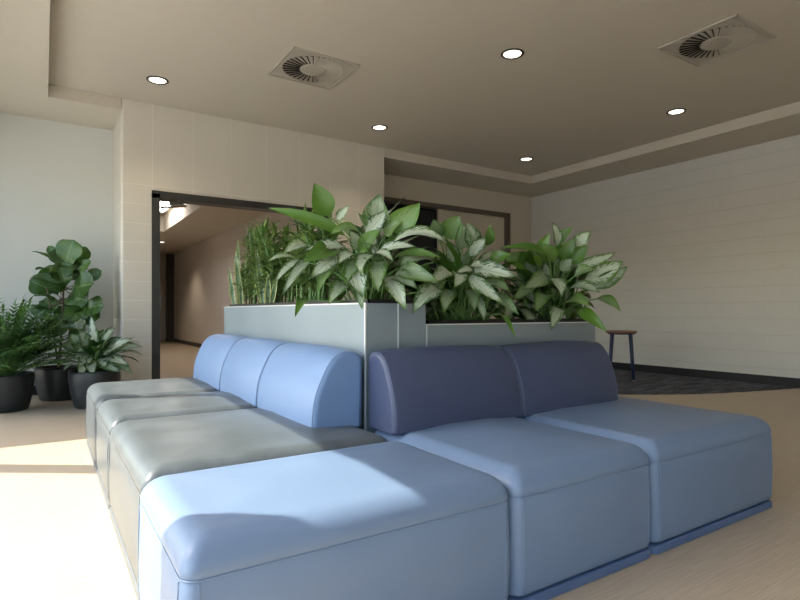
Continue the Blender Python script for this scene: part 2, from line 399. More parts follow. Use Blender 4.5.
# carpet inlay
pts = [(7.345, 2.80), (6.74, 2.94), (6.21, 3.08), (5.65, 3.31), (5.16, 3.62), (4.72, 4.02), (4.35, 4.5), (4.08, 5.05), (3.92, 5.6), (3.85, 6.2), (3.85, 6.98), (7.345, 6.98)]
def smooth_curve(p, n=6):
    out = []
    for i in range(len(p)-1):
        p0 = Vector(p[max(i-1, 0)]); p1 = Vector(p[i]); p2 = Vector(p[i+1]); p3 = Vector(p[min(i+2, len(p)-1)])
        for k in range(n):
            t = k/n
            out.append(.5*((2*p1)+(-p0+p2)*t+(2*p0-5*p1+4*p2-p3)*t*t+(-p0+3*p1-3*p2+p3)*t*t*t))
    out.append(Vector(p[-1])); return out
arc = smooth_curve(pts[:10])+[Vector(p) for p in pts[10:]]
n = len(arc); mb = MB(); mb.add([(p.x, p.y, 0) for p in arc]+[(p.x, p.y, .006) for p in arc],
    [(i, (i+1) % n, n+(i+1) % n, n+i) for i in range(n)]+[tuple(range(n, 2*n)), tuple(range(n-1, -1, -1))])
tag(mb.build('carpet', M['carpet']), 'charcoal streaked carpet with a curved edge on the floor before the right wall', 'carpet')
# outside ground
mb = MB(); mb.box(-40, 40, -40, 40, -.3, -.12); struct('ground_outside', mb, M['concrete'])

# ------------------------------------------------------------------ downlights and vents
def downlight(x, y, z, label, dim=1.0, grp='recessed ceiling downlights'):
    o = empty('downlight', (x, y, z)); tag(o, label, 'ceiling light', grp)
    r = MB(); r.lathe([(.098, 0), (.098, -.004), (.092, -.008), (.080, -.008), (.074, -.003), (.074, 0)], 36, cap0=False).build('baffle_ring', M['ring'], o)
    l = MB(); l.lathe([(.074, -.002), (.06, -.005), (.002, -.006)], 36, cap0=False, cap1=True).build('lens', M['lamp'], o)
    sp = bpy.data.lights.new('downlight_lamp', 'SPOT'); sp.energy = 16*dim; sp.spot_size = R(110); sp.spot_blend = .7; sp.color = (1, .83, .62); sp.shadow_soft_size = .06
    so_ = bpy.data.objects.new('downlight_lamp', sp); col.objects.link(so_); so_.parent = o; so_.location = (0, 0, -.03)
downlight(.90, 5.57, CZ, 'lit round downlight in the ceiling nearest the left wall corner')
downlight(3.33, 5.57, CZ, 'lit round downlight above the right end of the block wall over the door')
downlight(5.77, 5.58, CZ, 'lit round downlight nearest the far right corner of the raised ceiling')
downlight(3.32, 3.37, CZ, 'largest lit round downlight, near the top centre of the ceiling')
downlight(5.77, 3.37, CZ, 'lit round downlight in front of the right square ceiling vent')
downlight(2.43, 14.5, 2.6, 'tiny lit downlight in the corridor ceiling seen through the doorway', 3.0, 'corridor downlights')
downlight(2.6, 8.6, 2.6, 'hidden downlight added to brighten the corridor just past the doorway', 3.0, 'corridor downlights')  # out of view behind the door header, added to light the corridor
def vent(x, y, label):
    o = empty('ceiling_vent', (x, y, CZ)); tag(o, label, 'air vent', 'square swirl ceiling vents')
    h = .31; ri = .268; vs = []; fs = []; n = 64
    for z in (-.006,):
        for k in range(n):
            a = 2*math.pi*k/n; c, s = math.cos(a), math.sin(a); q = h/max(abs(c), abs(s)); vs.append((ri*c, ri*s, z)); vs.append((q*c, q*s, z))
    for k in range(n):
        a = 2*k; b = 2*((k+1) % n); fs.append((a, a+1, b+1, b))
    m_ = MB(); m_.add(vs, fs)
    e = .008
    for (a, b, c, d) in ((-h, h, -h, -h+e), (-h, h, h-e, h), (-h, -h+e, -h, h), (h-e, h, -h, h)): m_.box(a, b, c, d, -.012, 0)
    g = h-.035
    for (a, b, c, d) in ((-g, g, -g, -g+.003), (-g, g, g-.003, g), (-g, -g+.003, -g, g), (g-.003, g, -g, g)): m_.box(a, b, c, d, -.009, -.006)
    m_.build('face_plate', M['white_metal'], o, fixn=False)
    m_ = MB(); m_.lathe([(.272, -.001), (.001, -.001)], 40, cap0=False); m_.build('cavity', M['vent_dark'], o, fixn=False)
    m_ = MB(); m_.lathe([(.115, -.004), (.115, -.012), (.10, -.014), (.001, -.014)], 40, cap0=False, cap1=True); m_.build('hub_plate', M['white_metal'], o)
    m_ = MB(); nb = 32
    for k in range(nb):
        a0 = 2*math.pi*k/nb; a1 = a0+2*math.pi/nb*.80
        def P(r, a, z): return (r*math.cos(a), r*math.sin(a), z)
        m_.add([P(.113, a0, -.004), P(.270, a0, -.004), P(.270, a1, -.015), P(.113, a1, -.013)], [(0, 1, 2, 3)])
        m_.add([P(.113, a0, -.0025), P(.270, a0, -.0025), P(.270, a1, -.0135), P(.113, a1, -.0115)], [(3, 2, 1, 0)])
    m_.build('swirl_blades', M['white_metal'], o, fixn=False)
vent(2.03, 4.56, 'square swirl air vent in the ceiling above the plants, left of centre')
vent(4.56, 2.33, 'square swirl air vent in the ceiling at the upper right')
m_ = MB(); m_.box(1.5, 2.05, 10.6, 12.0, 2.915, 2.938)
tag(m_.build('panel_light', M['panel_lamp']), 'bright white ceiling panel light in the corridor behind the doorway', 'ceiling light')

# ------------------------------------------------------------------ upholstered modules
def rrect(x0, x1, y0, y1, r, ins, nc=8):
    x0 += ins; x1 -= ins; y0 += ins; y1 -= ins; r = max(.012, r-ins*.35) if ins > 0 else r
    r = min(r, (x1-x0)/2-.001, (y1-y0)/2-.001) if min(x1-x0, y1-y0) > .004 else .0005
    pts = []
    for cx, cy, a0 in ((x0+r, y0+r, 180), (x1-r, y0+r, 270), (x1-r, y1-r, 0), (x0+r, y1-r, 90)):
        for k in range(nc+1):
            a = R(a0+90*k/nc); pts.append((cx+r*math.cos(a), cy+r*math.sin(a)))
    return pts
def seat_block(x0, x1, y0, y1, rc=.036, zs=.331, zt=.408, crown=.018, bulge=.0035):
    """soft block standing on z=.035; local = world coordinates"""
    rings = []; rt = .075; hw = min(x1-x0, y1-y0)/2
    prof = [(.012, .036), (.004, .040), (0, .050)]
    for k in range(1, 10):
        t = k/10; prof.append((-bulge*math.sin(math.pi*t), .050+(zs-.055-.050)*t))
    prof += [(0, zs-.008), (.003, zs-.002), (.0035, zs+.001), (.001, zs+.007)]
    for k in range(1, 11):
        a = R(90*k/10); prof.append((rt*(1-math.cos(a)), zs+.007+(zt-zs-.007)*math.sin(a)))
    for k in range(1, 13):
        t = k/12; ins = rt+(hw-rt-.003)*t; prof.append((ins, zt+crown*(1-(1-t)**2)))
    vs = []; fs = []
    for ins, z in prof:
        for x, y in rrect(x0, x1, y0, y1, rc, ins):
            if ins > rt+1e-6:
                nx = abs(x-(x0+x1)/2)/((x1-x0)/2-rt); ny = abs(y-(y0+y1)/2)/((y1-y0)/2-rt)
                z = zt+crown*max(0, 1-nx**2.2)*max(0, 1-ny**2.2)
            vs.append((x, y, z))
    n = len(rrect(0, 1, 0, 1, .1, 0))
    for i in range(len(prof)-1):
        for k in range(n): fs.append((i*n+k, i*n+(k+1) % n, (i+1)*n+(k+1) % n, (i+1)*n+k))
    m_ = MB(); m_.add(vs, fs, smooth=True)
    b = len(prof)-1
    m_.f.append([b*n+k for k in range(n)]); m_.smooth.append(True)
    m_.f.append([k for k in range(n-1, -1, -1)]); m_.smooth.append(False)
    return m_
def back_block(axis, a0, a1, d0, d1, z0=.40, z1=.725):
    """back bolster; runs along axis from a0 to a1, front at d0, rear at d1"""
    L = d1-d0
    raw = [(0, 0), (.01, .18), (.045, .36), (.11, .52), (.21, .68), (.30, .80), (.40, .89), (.52, .95), (.66, .975), (.82, .965), (.93, .93), (.985, .86), (1.0, .76), (1.0, 0)]
    P = [Vector((d0+p[0]*L, z0+p[1]*(z1-z0))) for p in raw]
    body = smooth_curve([tuple(p) for p in P[:-1]], 4)+[P[-1]]
    cen = Vector(((d0+d1)/2, (z0+z1)/2)); n = len(body)
    nrm = []
    for i in range(n):
        t = body[(i+1) % n]-body[i-1]; q = Vector((t.y, -t.x)); q = q.normalized() if q.length else q
        if q.dot(body[i]-cen) > 0: q = -q
        nrm.append(q)
    nrm[0] = Vector((1, 0)); nrm[-1] = Vector((-1, 0))
    st = []
    rr = .022
    for k in range(7):
        a = R(90*k/6); st.append((a0+rr*(1-math.cos(a)), rr*(1-math.sin(a))))
    m = 12
    for k in range(1, m): st.append((a0+rr+(a1-a0-2*rr)*k/m, -.012*math.sin(math.pi*k/m)**.6))
    for k in range(7):
        a = R(90*(6-k)/6); st.append((a1-rr*(1-math.cos(a)), rr*(1-math.sin(a))))
    vs = []; fs = []
    def W(a, d, z): return (d, a, z) if axis == 'y' else (a, d, z)
    for a, ins in st:
        for p, q in zip(body, nrm):
            z = p.y+q.y*ins
            vs.append(W(a, p.x+q.x*ins, max(z, z0)))
    for i in range(len(st)-1):
        for k in range(n): fs.append((i*n+k, i*n+(k+1) % n, (i+1)*n+(k+1) % n, (i+1)*n+k))
    m_ = MB(); m_.add(vs, fs, smooth=True)
    for e, a in ((0, a0), ((len(st)-1)*n, a1)):       # flat end panels
        c_ = len(m_.v); m_.add([m_.v[e+k] for k in range(n)]+[W(a, cen.x, cen.y)], [])
        for k in range(n): m_.f.append([c_+k, c_+(k+1) % n, c_+n]); m_.smooth.append(False)
    pipes = []
    for a in (a0+.010, a1-.010):
        pipes.append([W(a, p.x+q.x*.0028, p.y+q.y*.0028) for p, q in zip(body[:-1], nrm[:-1])])
    return m_, pipes
def module(name, label, x0, x1, y0, y1, mat, pipe, plin, back=None, cat='seat'):
    cx, cy = (x0+x1)/2, (y0+y1)/2
    root = empty(name, (cx, cy, 0)); tag(root, label, cat, 'modular bench seats around the planters')
    g = .004
    def sh(m_): m_.v = [(x-cx, y-cy, z) for x, y, z in m_.v]; return m_
    s = sh(seat_block(x0+g, x1-g, y0+g, y1-g)).build('seat_cushion', mat, root)
    p = MB(); p.loop_tube([(x, y, .3315) for x, y in rrect(x0+g, x1-g, y0+g, y1-g, .036, .0018)], .0019); sh(p).build('piping', pipe, s)
    bl = [(.05+.276*k/8, .0035*math.sin(math.pi*k/8)) for k in range(9)]
    for vx in (x0+g+.034, x1-g-.034):
        p = MB(); p.tube([(vx, y0+g-b_, z_) for z_, b_ in bl], .0013, 5); sh(p).build('corner_seam', pipe, s)
    for vy in (y0+g+.034, y1-g-.034):
        p = MB(); p.tube([(x0+g-b_, vy, z_) for z_, b_ in bl], .0013, 5); sh(p).build('corner_seam', pipe, s)
    p = MB(); pr = [(.002, 0), (-.002, .004), (-.002, .026), (.004, .030), (.02, .032)]
    n = len(rrect(0, 1, 0, 1, .1, 0)); vs = []
    for ins, z in pr: vs += [(x, y, z) for x, y in rrect(x0+g, x1-g, y0+g, y1-g, .036, ins)]
    fs = [(i*n+k, i*n+(k+1) % n, (i+1)*n+(k+1) % n, (i+1)*n+k) for i in range(len(pr)-1) for k in range(n)]+[tuple(range(n-1, -1, -1)), tuple((len(pr)-1)*n+k for k in range(n))]
    p.add(vs, fs); sh(p).build('plinth', plin, root)
    if back:
        axis, a0, a1, d0, d1, bmat, bp = back
        m_, pipes = back_block(axis, a0, a1, d0, d1)
        b = sh(m_).build('backrest', bmat, root)
        for pp in pipes:
            q = MB(); q.tube(pp, .0018, 6); sh(q).build('piping', bp, b)
    return root
YF = 1.155; YB = 1.768
module('ottoman_seat', 'light blue square-cornered ottoman at the front corner of the bench, half in sun', .228, 1.15, YF, YB, M['blue'], M['pipe_blue'], M['plinth'])
module('bench_seat', 'blue seat with dark navy back directly right of the sunlit corner ottoman', 1.15, 1.843, YF, 2.025, M['blue'], M['pipe_blue'], M['plinth'], ('x', 1.145, 1.843, 1.80, 2.02, M['navy'], M['pipe_navy']))
module('bench_seat', 'blue seat with dark navy back at the right end of the bench', 1.843, 2.775, YF, 2.025, M['blue'], M['pipe_blue'], M['plinth'], ('x', 1.845, 2.55, 1.80, 2.02, M['navy'], M['pipe_navy']))
module('bench_seat', 'grey seat with light blue back directly behind the sunlit corner ottoman', .238, 1.14, YB, 2.72, M['grey'], M['pipe_grey'], M['grey_plinth'], ('y', 2.03, 2.72, .90, 1.135, M['sky'], M['pipe_blue']))
module('bench_seat', 'grey seat with light blue back, the middle one of the left row', .238, 1.14, 2.72, 3.41, M['grey'], M['pipe_grey'], M['grey_plinth'], ('y', 2.72, 3.41, .90, 1.135, M['sky'], M['pipe_blue']))
module('bench_seat', 'grey seat with light blue back at the far end, nearest the floor pots', .238, 1.14, 3.41, 4.25, M['grey'], M['pipe_grey'], M['grey_plinth'], ('y', 3.41, 4.12, .90, 1.135, M['sky'], M['pipe_blue']))

# ------------------------------------------------------------------ planters
def planter(label, x0, x1, y0, y1, h, trims, splits=()):
    cx, cy = (x0+x1)/2, (y0+y1)/2
    root = empty('planter_box', (cx, cy, 0)); tag(root, label, 'planter')
    def b(name, mat, boxes, bev=0):
        m_ = MB()
        for q in boxes: m_.box(q[0]-cx, q[1]-cx, q[2]-cy, q[3]-cy, q[4], q[5])
        return m_.build(name, mat, root, bevel=bev)
    t = .012
    b('side_panel', M['metal'], [(x0, x0+t, y0, y1, 0, h)]); b('side_panel', M['metal'], [(x1-t, x1, y0, y1, 0, h)])
    b('end_panel', M['metal'], [(x0+t, x1-t, y0, y0+t, 0, h)]); b('end_panel', M['metal'], [(x0+t, x1-t, y1-t, y1, 0, h)])
    for q in trims: b('edge_trim', M['trim'], [q])
    l = .03; hh = h+.018
    b('liner', M['liner'], [(x0+l, x0+l+.008, y0+l, y1-l, h-.25, hh), (x1-l-.008, x1-l, y0+l, y1-l, h-.25, hh), (x0+l, x1-l, y0+l, y0+l+.008, h-.25, hh), (x0+l, x1-l, y1-l-.008, y1-l, h-.25, hh)])
    b('soil', M['soil'], [(x0+l+.008, x1-l-.008, y0+l+.008, y1-l-.008, h-.25, h+.004)])
    return root
PY = 2.04; H1 = .918; H2 = .823
planter('tall brushed metal planter box behind the light blue backs', 1.15, 1.464, PY, 4.22, H1,
        [(1.146, 1.152, PY-.003, PY+.004, 0, H1+.001), (1.312, 1.317, PY-.003, PY, 0, H1+.001), (1.147, 1.15, PY, 4.22, H1-.004, H1+.002)])
planter('lower brushed metal planter box behind the dark navy backs', 1.468, 2.665, PY, 2.37, H2,
        [(1.466, 1.472, PY-.003, PY, 0, H2+.002), (1.472, 2.665, PY-.003, PY, H2-.004, H2+.002)])

# ------------------------------------------------------------------ leaves
def leaf(mb_, P0, P1, wid, arch=.15, up=None, fold=.25, sil=1.0, tone=.5, shape='lance', roll=0., wav=.0, ns=9, nc=4):
    P0 = Vector(P0); P1 = Vector(P1); d = P1-P0; L = d.length
    if L < 1e-4: return
    t = d/L
    upv = Vector(up) if up is not None else Vector((0, 0, 1))
    n = upv-upv.dot(t)*t
    if n.length < .05: n = Vector((-t.y, t.x, .3)); n = n-n.dot(t)*t
    n.normalize(); s = t.cross(n)
    if roll: q = Matrix.Rotation(roll, 3, t); n = q @ n; s = q @ s
    vs = []; uvs = []; ph = random.random()*6; curl = random.uniform(-.09, .09) if shape == 'lance' else 0; tw = random.uniform(-.7, .7) if shape == 'lance' else random.uniform(-.3, .3)
    s0, n0 = s, n
    for i in range(ns+1):
        u = i/ns
        if shape == 'lance': w = (math.sin(math.pi*min(1, u**.72)))**.9
        elif shape == 'narrow': w = min(1, u*5+.3)*(1-u**2.2)
        elif shape == 'sword': w = min(1, .55+u*1.5)*(1-u**4)
        elif shape == 'fiddle': w = (.50+.50*math.sin(min(1, u*1.25)*math.pi/2)-.10*math.exp(-((u-.38)/.12)**2))*math.sqrt(max(0, 1-max(0, (u-.62)/.38)**2))*(min(1, u*7+.08))
        if i == ns: w = 0.01
        q = Matrix.Rotation(tw*(u-.5), 3, t); n = q @ n0; s = q @ s0
        c = P0+t*(L*u)+s0*(curl*L*4*u*(1-u))+n0*(arch*L*4*u*(1-u)*(1-.25*(u-.5)))
        for k in range(nc+1):
            x = 2*k/nc-1
            e = abs(x)
            vs.append(c+s*(wid/2*w*x)+n*(fold*wid/2*w*(e**1.3)+wav*wid*e*math.sin(u*11+ph+(2 if x > 0 else 0))))
            uvs.append((k/nc, u))
    fs = [(i*(nc+1)+k, i*(nc+1)+k+1, (i+1)*(nc+1)+k+1, (i+1)*(nc+1)+k) for i in range(ns) for k in range(nc)]
    mb_.add(vs, fs, uvs, (sil, tone, random.random(), 1), smooth=True)
def bez(a, b, c, n=6): return [(1-t)**2*a+2*t*(1-t)*b+t*t*c for t in [i/n for i in range(n+1)]]

def aglaonema(label, root, heroes, depth, nfill, rad, hgt, seed, lscale=1., group='silver-leaved plants in the planters', name='aglaonema', sil=1., clear=None, stemmat='stem', nlow=60, lowaxis='x'):
    rnd = random.Random(seed); st = random.getstate(); random.seed(seed)
    o = empty(name, root); tag(o, label, 'plant', group)
    ro = Vector(root); fol = MB(); stm = MB()
    for h in heroes:
        bx, by, tx, ty, wpx, s = h[:6]
        od = h[6] if len(h) > 6 else None
        down = ty > by+4; upr = ty < by-10
        db = depth-(.16 if not upr else .05); dt = depth-(.30 if down else (.10 if upr else .22))
        if od is not None: db = depth+od[0]; dt = depth+od[1]
        A = at(bx, by, db)-ro; B = at(tx, ty, dt)-ro
        wid = wpx/F*(db+dt)/2*1.12
        view = (-(FW)).normalized()
        up = Vector((0, 0, 1))*(.25 if upr else .55)+view*(.9 if (upr or down) else .75)
        leaf(fol, A, B, wid, arch=.08 if upr else .15, up=up, fold=.36, sil=s, tone=rnd.uniform(.15, .6) if s > .3 else rnd.uniform(.45, 1), roll=rnd.uniform(-.25, .25), wav=.03, ns=10)
        base = Vector((rnd.uniform(-.05, .05), rnd.uniform(-.05, .05), 0)); mid = base*.5+A*.5; mid.z = A.z*.8
        mid.x *= .6; mid.y *= .6
        stm.tube(bez(base, mid, A, 5), .0055, 5, r2=.0035)
    for i in range(nfill):
        f = (i+.5)/nfill; az = i*2.39996+rnd.uniform(-.3, .3); el = R(82-88*f+rnd.uniform(-10, 10))
        pl = rnd.uniform(.5, 1.)*hgt*(.72-.32*f); a2 = az
        dirh = Vector((math.cos(az), math.sin(az), 0))
        base = Vector((rnd.uniform(-.06, .06), rnd.uniform(-.06, .06), 0))
        A = base+dirh*(pl*math.cos(el)*.7+.015)+Vector((0, 0, pl*(.55+.45*math.sin(max(el, 0)))))
        L = rnd.uniform(.19, .28)*lscale; e2 = el-R(18)
        B = A+dirh*(L*math.cos(e2))+Vector((0, 0, L*math.sin(e2)-.05*f))
        if B.xy.length > rad: B.xy = B.xy*(rad/B.xy.length)
        if clear and clear(ro+B): continue
        leaf(fol, A, B, rnd.uniform(.07, .1)*lscale, arch=.14, up=Vector((0, 0, 1))+dirh*.3, fold=.3, sil=(rnd.random() < .5)*sil*rnd.uniform(.4, 1), tone=rnd.random()*.6, roll=rnd.uniform(-.4, .4), wav=.03)
        stm.tube(bez(base, base*.7+Vector((A.x*.3, A.y*.3, A.z*.6)), A, 5), .005, 5, r2=.003)
    for i in range(nlow):
        a = rnd.uniform(-1, 1)*rad*.85; b_ = rnd.uniform(-.09, .10); z = rnd.uniform(.02, .24)
        A = Vector((b_, a, z)) if lowaxis == 'y' else Vector((a, b_, z))
        az = rnd.uniform(0, 6.28); el = R(rnd.uniform(-15, 60)); L = rnd.uniform(.16, .24)
        B = A+Vector((math.cos(az)*math.cos(el), math.sin(az)*math.cos(el), math.sin(el)))*L
        if B.z < .02 or (clear and clear(ro+B)) or (clear and clear(ro+A)): continue
        leaf(fol, A, B, rnd.uniform(.06, .085), arch=.14, fold=.35, sil=rnd.choice((0, 0, .4, .7)), tone=rnd.random()*.4, roll=rnd.uniform(-.5, .5), wav=.03)
        stm.tube([Vector((A.x*.6, A.y*.6, 0)), A], .005, 5)
    fol.build('foliage', M['silver_leaf'], o, fixn=False); stm.build('stems', M[stemmat], o)
    random.setstate(st); return o
# (base x, base y, tip x, tip y, width, silver share)
h1 = [(328, 216, 314, 183, 21, 0), (346, 236, 268, 208, 12, 0), (371, 230, 379, 194, 25, .5), (365, 234, 387, 209, 15, 1), (389, 230, 420, 203, 23, .2),
      (392, 243, 450, 244, 18, 1), (338, 256, 310, 278, 21, 1), (358, 257, 338, 265, 16, 1), (353, 258, 363, 298, 26, 1), (373, 256, 361, 275, 17, 1),
      (373, 256, 394, 263, 11, 1), (344, 284, 329, 305, 15, .8), (366, 288, 362, 309, 13, .8), (385, 277, 406, 310, 19, 1), (440, 290, 412, 314, 20, .7),
      (344, 247, 303, 251, 12, 1), (336, 250, 302, 262, 20, 0), (304, 244, 283, 254, 15, .9), (308, 262, 274, 284, 10, 1), (312, 258, 282, 295, 11, .7),
      (296, 259, 267, 262, 8, .7), (305, 300, 295, 317, 9, 0), (356, 250, 349, 230, 13, .8), (360, 252, 381, 229, 14, 0), (379, 253, 418, 247, 11, 1),
      (393, 259, 442, 258, 10, .1), (434, 262, 399, 266, 18, .6), (337, 219, 349, 205, 9, 1), (370, 262, 345, 285, 18, .4), (380, 262, 378, 292, 18, .5),
      (400, 268, 440, 282, 18, .3), (345, 262, 318, 292, 16, .2), (395, 275, 418, 290, 16, .5), (360, 232, 330, 235, 14, .2), (385, 235, 402, 222, 14, .3)]
h2 = [(446, 238, 459, 215, 21, .1), (438, 238, 434, 219, 16, .2), (462, 249, 461, 222, 15, .4), (474, 246, 468, 222, 16, .5), (486, 246, 490, 224, 10, 0), (470, 256, 486, 238, 14, .9),
      (474, 268, 518, 277, 18, 1), (470, 276, 504, 304, 15, 1), (472, 270, 456, 273, 9, 1), (456, 274, 454, 288, 14, 1), (450, 272, 429, 286, 16, 1),
      (466, 297, 484, 322, 12, .7), (452, 291, 444, 313, 15, .6), (471, 265, 492, 269, 8, 1), (500, 314, 516, 339, 5, 0), (498, 296, 519, 315, 12, .3),
      (455, 262, 447, 240, 14, .6), (440, 285, 420, 306, 18, .3), (480, 285, 510, 292, 15, .3), (470, 290, 474, 312, 14, .3), (448, 280, 436, 300, 14, .3), (490, 262, 512, 254, 14, 0)]
h3 = [(558, 248, 552, 222, 10, .8), (556, 244, 573, 227, 10, 0), (577, 248, 591, 231, 13, .9), (568, 263, 588, 246, 16, 0), (562, 260, 575, 238, 13, 0),
      (575, 266, 616, 252, 10, .8), (586, 279, 623, 261, 19, .9), (592, 287, 628, 266, 14, .6), (596, 299, 621, 312, 12, .2), (576, 309, 607, 331, 13, 0),
      (562, 309, 551, 330, 14, .8), (550, 279, 561, 298, 14, .9), (570, 288, 601, 293, 13, .6), (549, 258, 500, 248, 10, 0), (537, 267, 502, 255, 18, 0),
      (538, 254, 550, 233, 10, .1), (518, 309, 533, 332, 12, .5), (545, 275, 522, 290, 16, .4), (570, 300, 590, 306, 15, .2), (548, 295, 535, 312, 14, .3),
      (560, 270, 572, 258, 14, .5), (555, 262, 540, 243, 13, .1), (575, 276, 596, 270, 13, .3), (530, 285, 512, 300, 14, .3), (545, 268, 532, 250, 14, 0)]
clr1 = lambda p: p.x < 1.2 or p.y < 2.1
aglaonema('bushy silver-variegated plant at the near corner of the tall planter, with the topmost leaf', (1.31, 2.26, H1), h1, 2.61, 80, .40, .42, 11, clear=clr1, lowaxis='y', nlow=40)
aglaonema('silver-variegated plant in the left half of the lower planter', (1.79, 2.205, H2), h2, 2.83, 95, .36, .40, 12, clear=lambda p: p.y < 2.1)
aglaonema('silver-variegated plant at the right end of the lower planter, beside the stool', (2.50, 2.205, H2), h3, 3.21, 95, .34, .38, 13, clear=lambda p: p.y < 2.1)

def dracaena(label, root, canes, seed, spread=.12, H=(.25, .55), L=(.10, .17), group='narrow-leaved plants in the tall planter'):
    rnd = random.Random(seed); o = empty('dracaena', root); tag(o, label, 'plant', group); fol = MB(); stm = MB()
    for c in range(canes):
        bx = rnd.uniform(-.10, .10); by = rnd.uniform(-spread, spread); h = H[0]+(H[1]-H[0])*rnd.random()**.6
        tx = bx+rnd.uniform(-.08, .06); ty = by+rnd.uniform(-.07, .07)
        top = Vector((tx, ty, h)); pts = bez(Vector((bx, by, 0)), Vector((bx, by, h*.6)), top, 6); stm.tube(pts, .006, 6, r2=.004)
        nl = int(16+h*30)
        for i in range(nl):
            f = i/nl; z = h*(.25+.75*f); q = pts[min(6, int(z/h*6))]; A = Vector((q.x, q.y, z))
            az = i*2.4+rnd.uniform(-.3, .3); el = R(rnd.uniform(-12, 30)+50*f**4); l = rnd.uniform(*L)
            d = Vector((math.cos(az)*math.cos(el), math.sin(az)*math.cos(el), math.sin(el)))
            leaf(fol, A, A+d*l+Vector((0, 0, -.03)), rnd.uniform(.016, .026), arch=.12, up=(0, 0, 1), fold=.4, sil=0, tone=rnd.random(), shape='narrow', ns=5, nc=2)
    fol.build('foliage', M['dark_leaf'], o, fixn=False); stm.build('stems', M['stem'], o)
dracaena('dense narrow-leaved plant in the tall planter, directly behind the silver-variegated leaves', (1.31, 2.92, H1), 30, 21, .26, (.16, .50))
dracaena('dense narrow-leaved plant halfway along the tall planter, behind the short snake plant', (1.31, 3.42, H1), 30, 22, .24, (.14, .52))
dracaena('dense narrow-leaved plant nearest the far left end of the tall planter', (1.33, 3.86, H1), 26, 23, .20, (.12, .54))
def snake(label, root, blades, seed):
    rnd = random.Random(seed); o = empty('snake_plant', root); tag(o, label, 'plant', 'snake plants in the tall planter'); fol = MB()
    for (dx, dy, lx, ly, h, w_) in blades:
        A = Vector((dx, dy, 0)); B = Vector((dx+lx, dy+ly, h))
        leaf(fol, A, B, w_, arch=rnd.uniform(-.04, .04), up=(-.5, -.8, 0), fold=.35, shape='sword', ns=12, tone=rnd.random(), wav=.05)
    fol.build('foliage', M['snake_leaf'], o, fixn=False)
snake('banded snake plant with upright blades at the far left end of the tall planter', (1.215, 4.08, H1), [(0, 0, .01, .05, .52, .035), (.0, -.05, -.02, .05, .42, .042), (.03, .03, .03, .02, .36, .04), (-.02, .03, -.03, .05, .30, .04), (.0, -.08, -.03, -.06, .22, .035)], 31)
snake('short banded snake plant rising by the near side of the tall planter, among narrow leaves', (1.20, 3.48, H1), [(0, 0, -.01, .12, .40, .04), (.0, -.08, -.03, -.10, .20, .04), (.0, -.14, -.03, -.20, .18, .035), (.01, -.04, -.03, -.10, .15, .04), (.01, .05, -.01, .12, .24, .035)], 32)

# ------------------------------------------------------------------ floor pots on the left
def pot(parent, r0, r1, h):
    m_ = MB(); m_.lathe([(r0*.9, 0), (r0, .012), (r0+(r1-r0)*.55, h*.35), (r1*.99, h*.72), (r1, h-.02), (r1-.004, h), (r1-.016, h), (r1-.02, h-.04), (r1-.03, h-.10)], 56)
    p = m_.build('pot', M['pot'], parent)
    m_ = MB(); m_.lathe([(r1-.022, h-.045), (.01, h-.035)], 40, cap0=False, cap1=True).build('soil', M['soil'], parent)
def potted(label, loc, r0, r1, h, name):
    o = empty(name, loc); tag(o, label, 'potted plant', 'potted plants by the left wall'); pot(o, r0, r1, h); return o
# arching philodendron-like plant
o = potted('arching fine-leaved plant in a low charcoal pot, leftmost of the floor pots', (-.30, 6.05, 0), .19, .235, .33, 'potted_fern')
rnd = random.Random(5); fol = MB(); stm = MB()
for i in range(160):
    az = i*2.4+rnd.uniform(-.2, .2); f = i/160; el = R(84-62*f+rnd.uniform(-8, 8)); L = rnd.uniform(.42, .80)*(.75+.25*math.sin(el))
    dh = Vector((math.cos(az), math.sin(az), 0)); A = Vector((dh.x*.04, dh.y*.04, .29))
    mid = A+dh*(L*.45*math.cos(el))+Vector((0, 0, L*.62*max(.35, math.sin(el)))); E = A+dh*(L*math.cos(el)*.95+.08)+Vector((0, 0, L*math.sin(el)*.86-.04+.1*(1-f)))
    if (Vector(o.location)+E).y > 6.92: E.y = 6.9-o.location.y
    if E.y < -.1: E.z = max(E.z, .42)
    if (Vector(o.location)+E).x < -.66: E.x = -.66-o.location.x
    pts = bez(A, mid, E, 14); stm.tube(pts, .004, 5, r2=.0015)
    for k in range(6, 15):
        p = pts[k]; d = (pts[min(k+1, 14)]-pts[k-1]).normalized(); s = d.cross(Vector((0, 0, 1)))
        s = s.normalized() if s.length > .01 else Vector((1, 0, 0))
        ll = .12*math.sin(math.pi*((k-4)/12))+.02; tone = rnd.random()
        for sg in (-1, 1):
            leaf(fol, p, p+(s*sg*.8+d*.55)*ll+Vector((0, 0, -.02)), .030, arch=.12, up=(0, 0, 1), fold=.2, sil=0, tone=tone, shape='narrow', ns=4, nc=2)
    leaf(fol, pts[-1], pts[-1]+(pts[-1]-pts[-2]).normalized()*.09, .022, sil=0, shape='narrow', ns=4, nc=2)
fol.build('foliage', M['fern_leaf'], o, fixn=False); stm.build('stems', M['stem'], o)
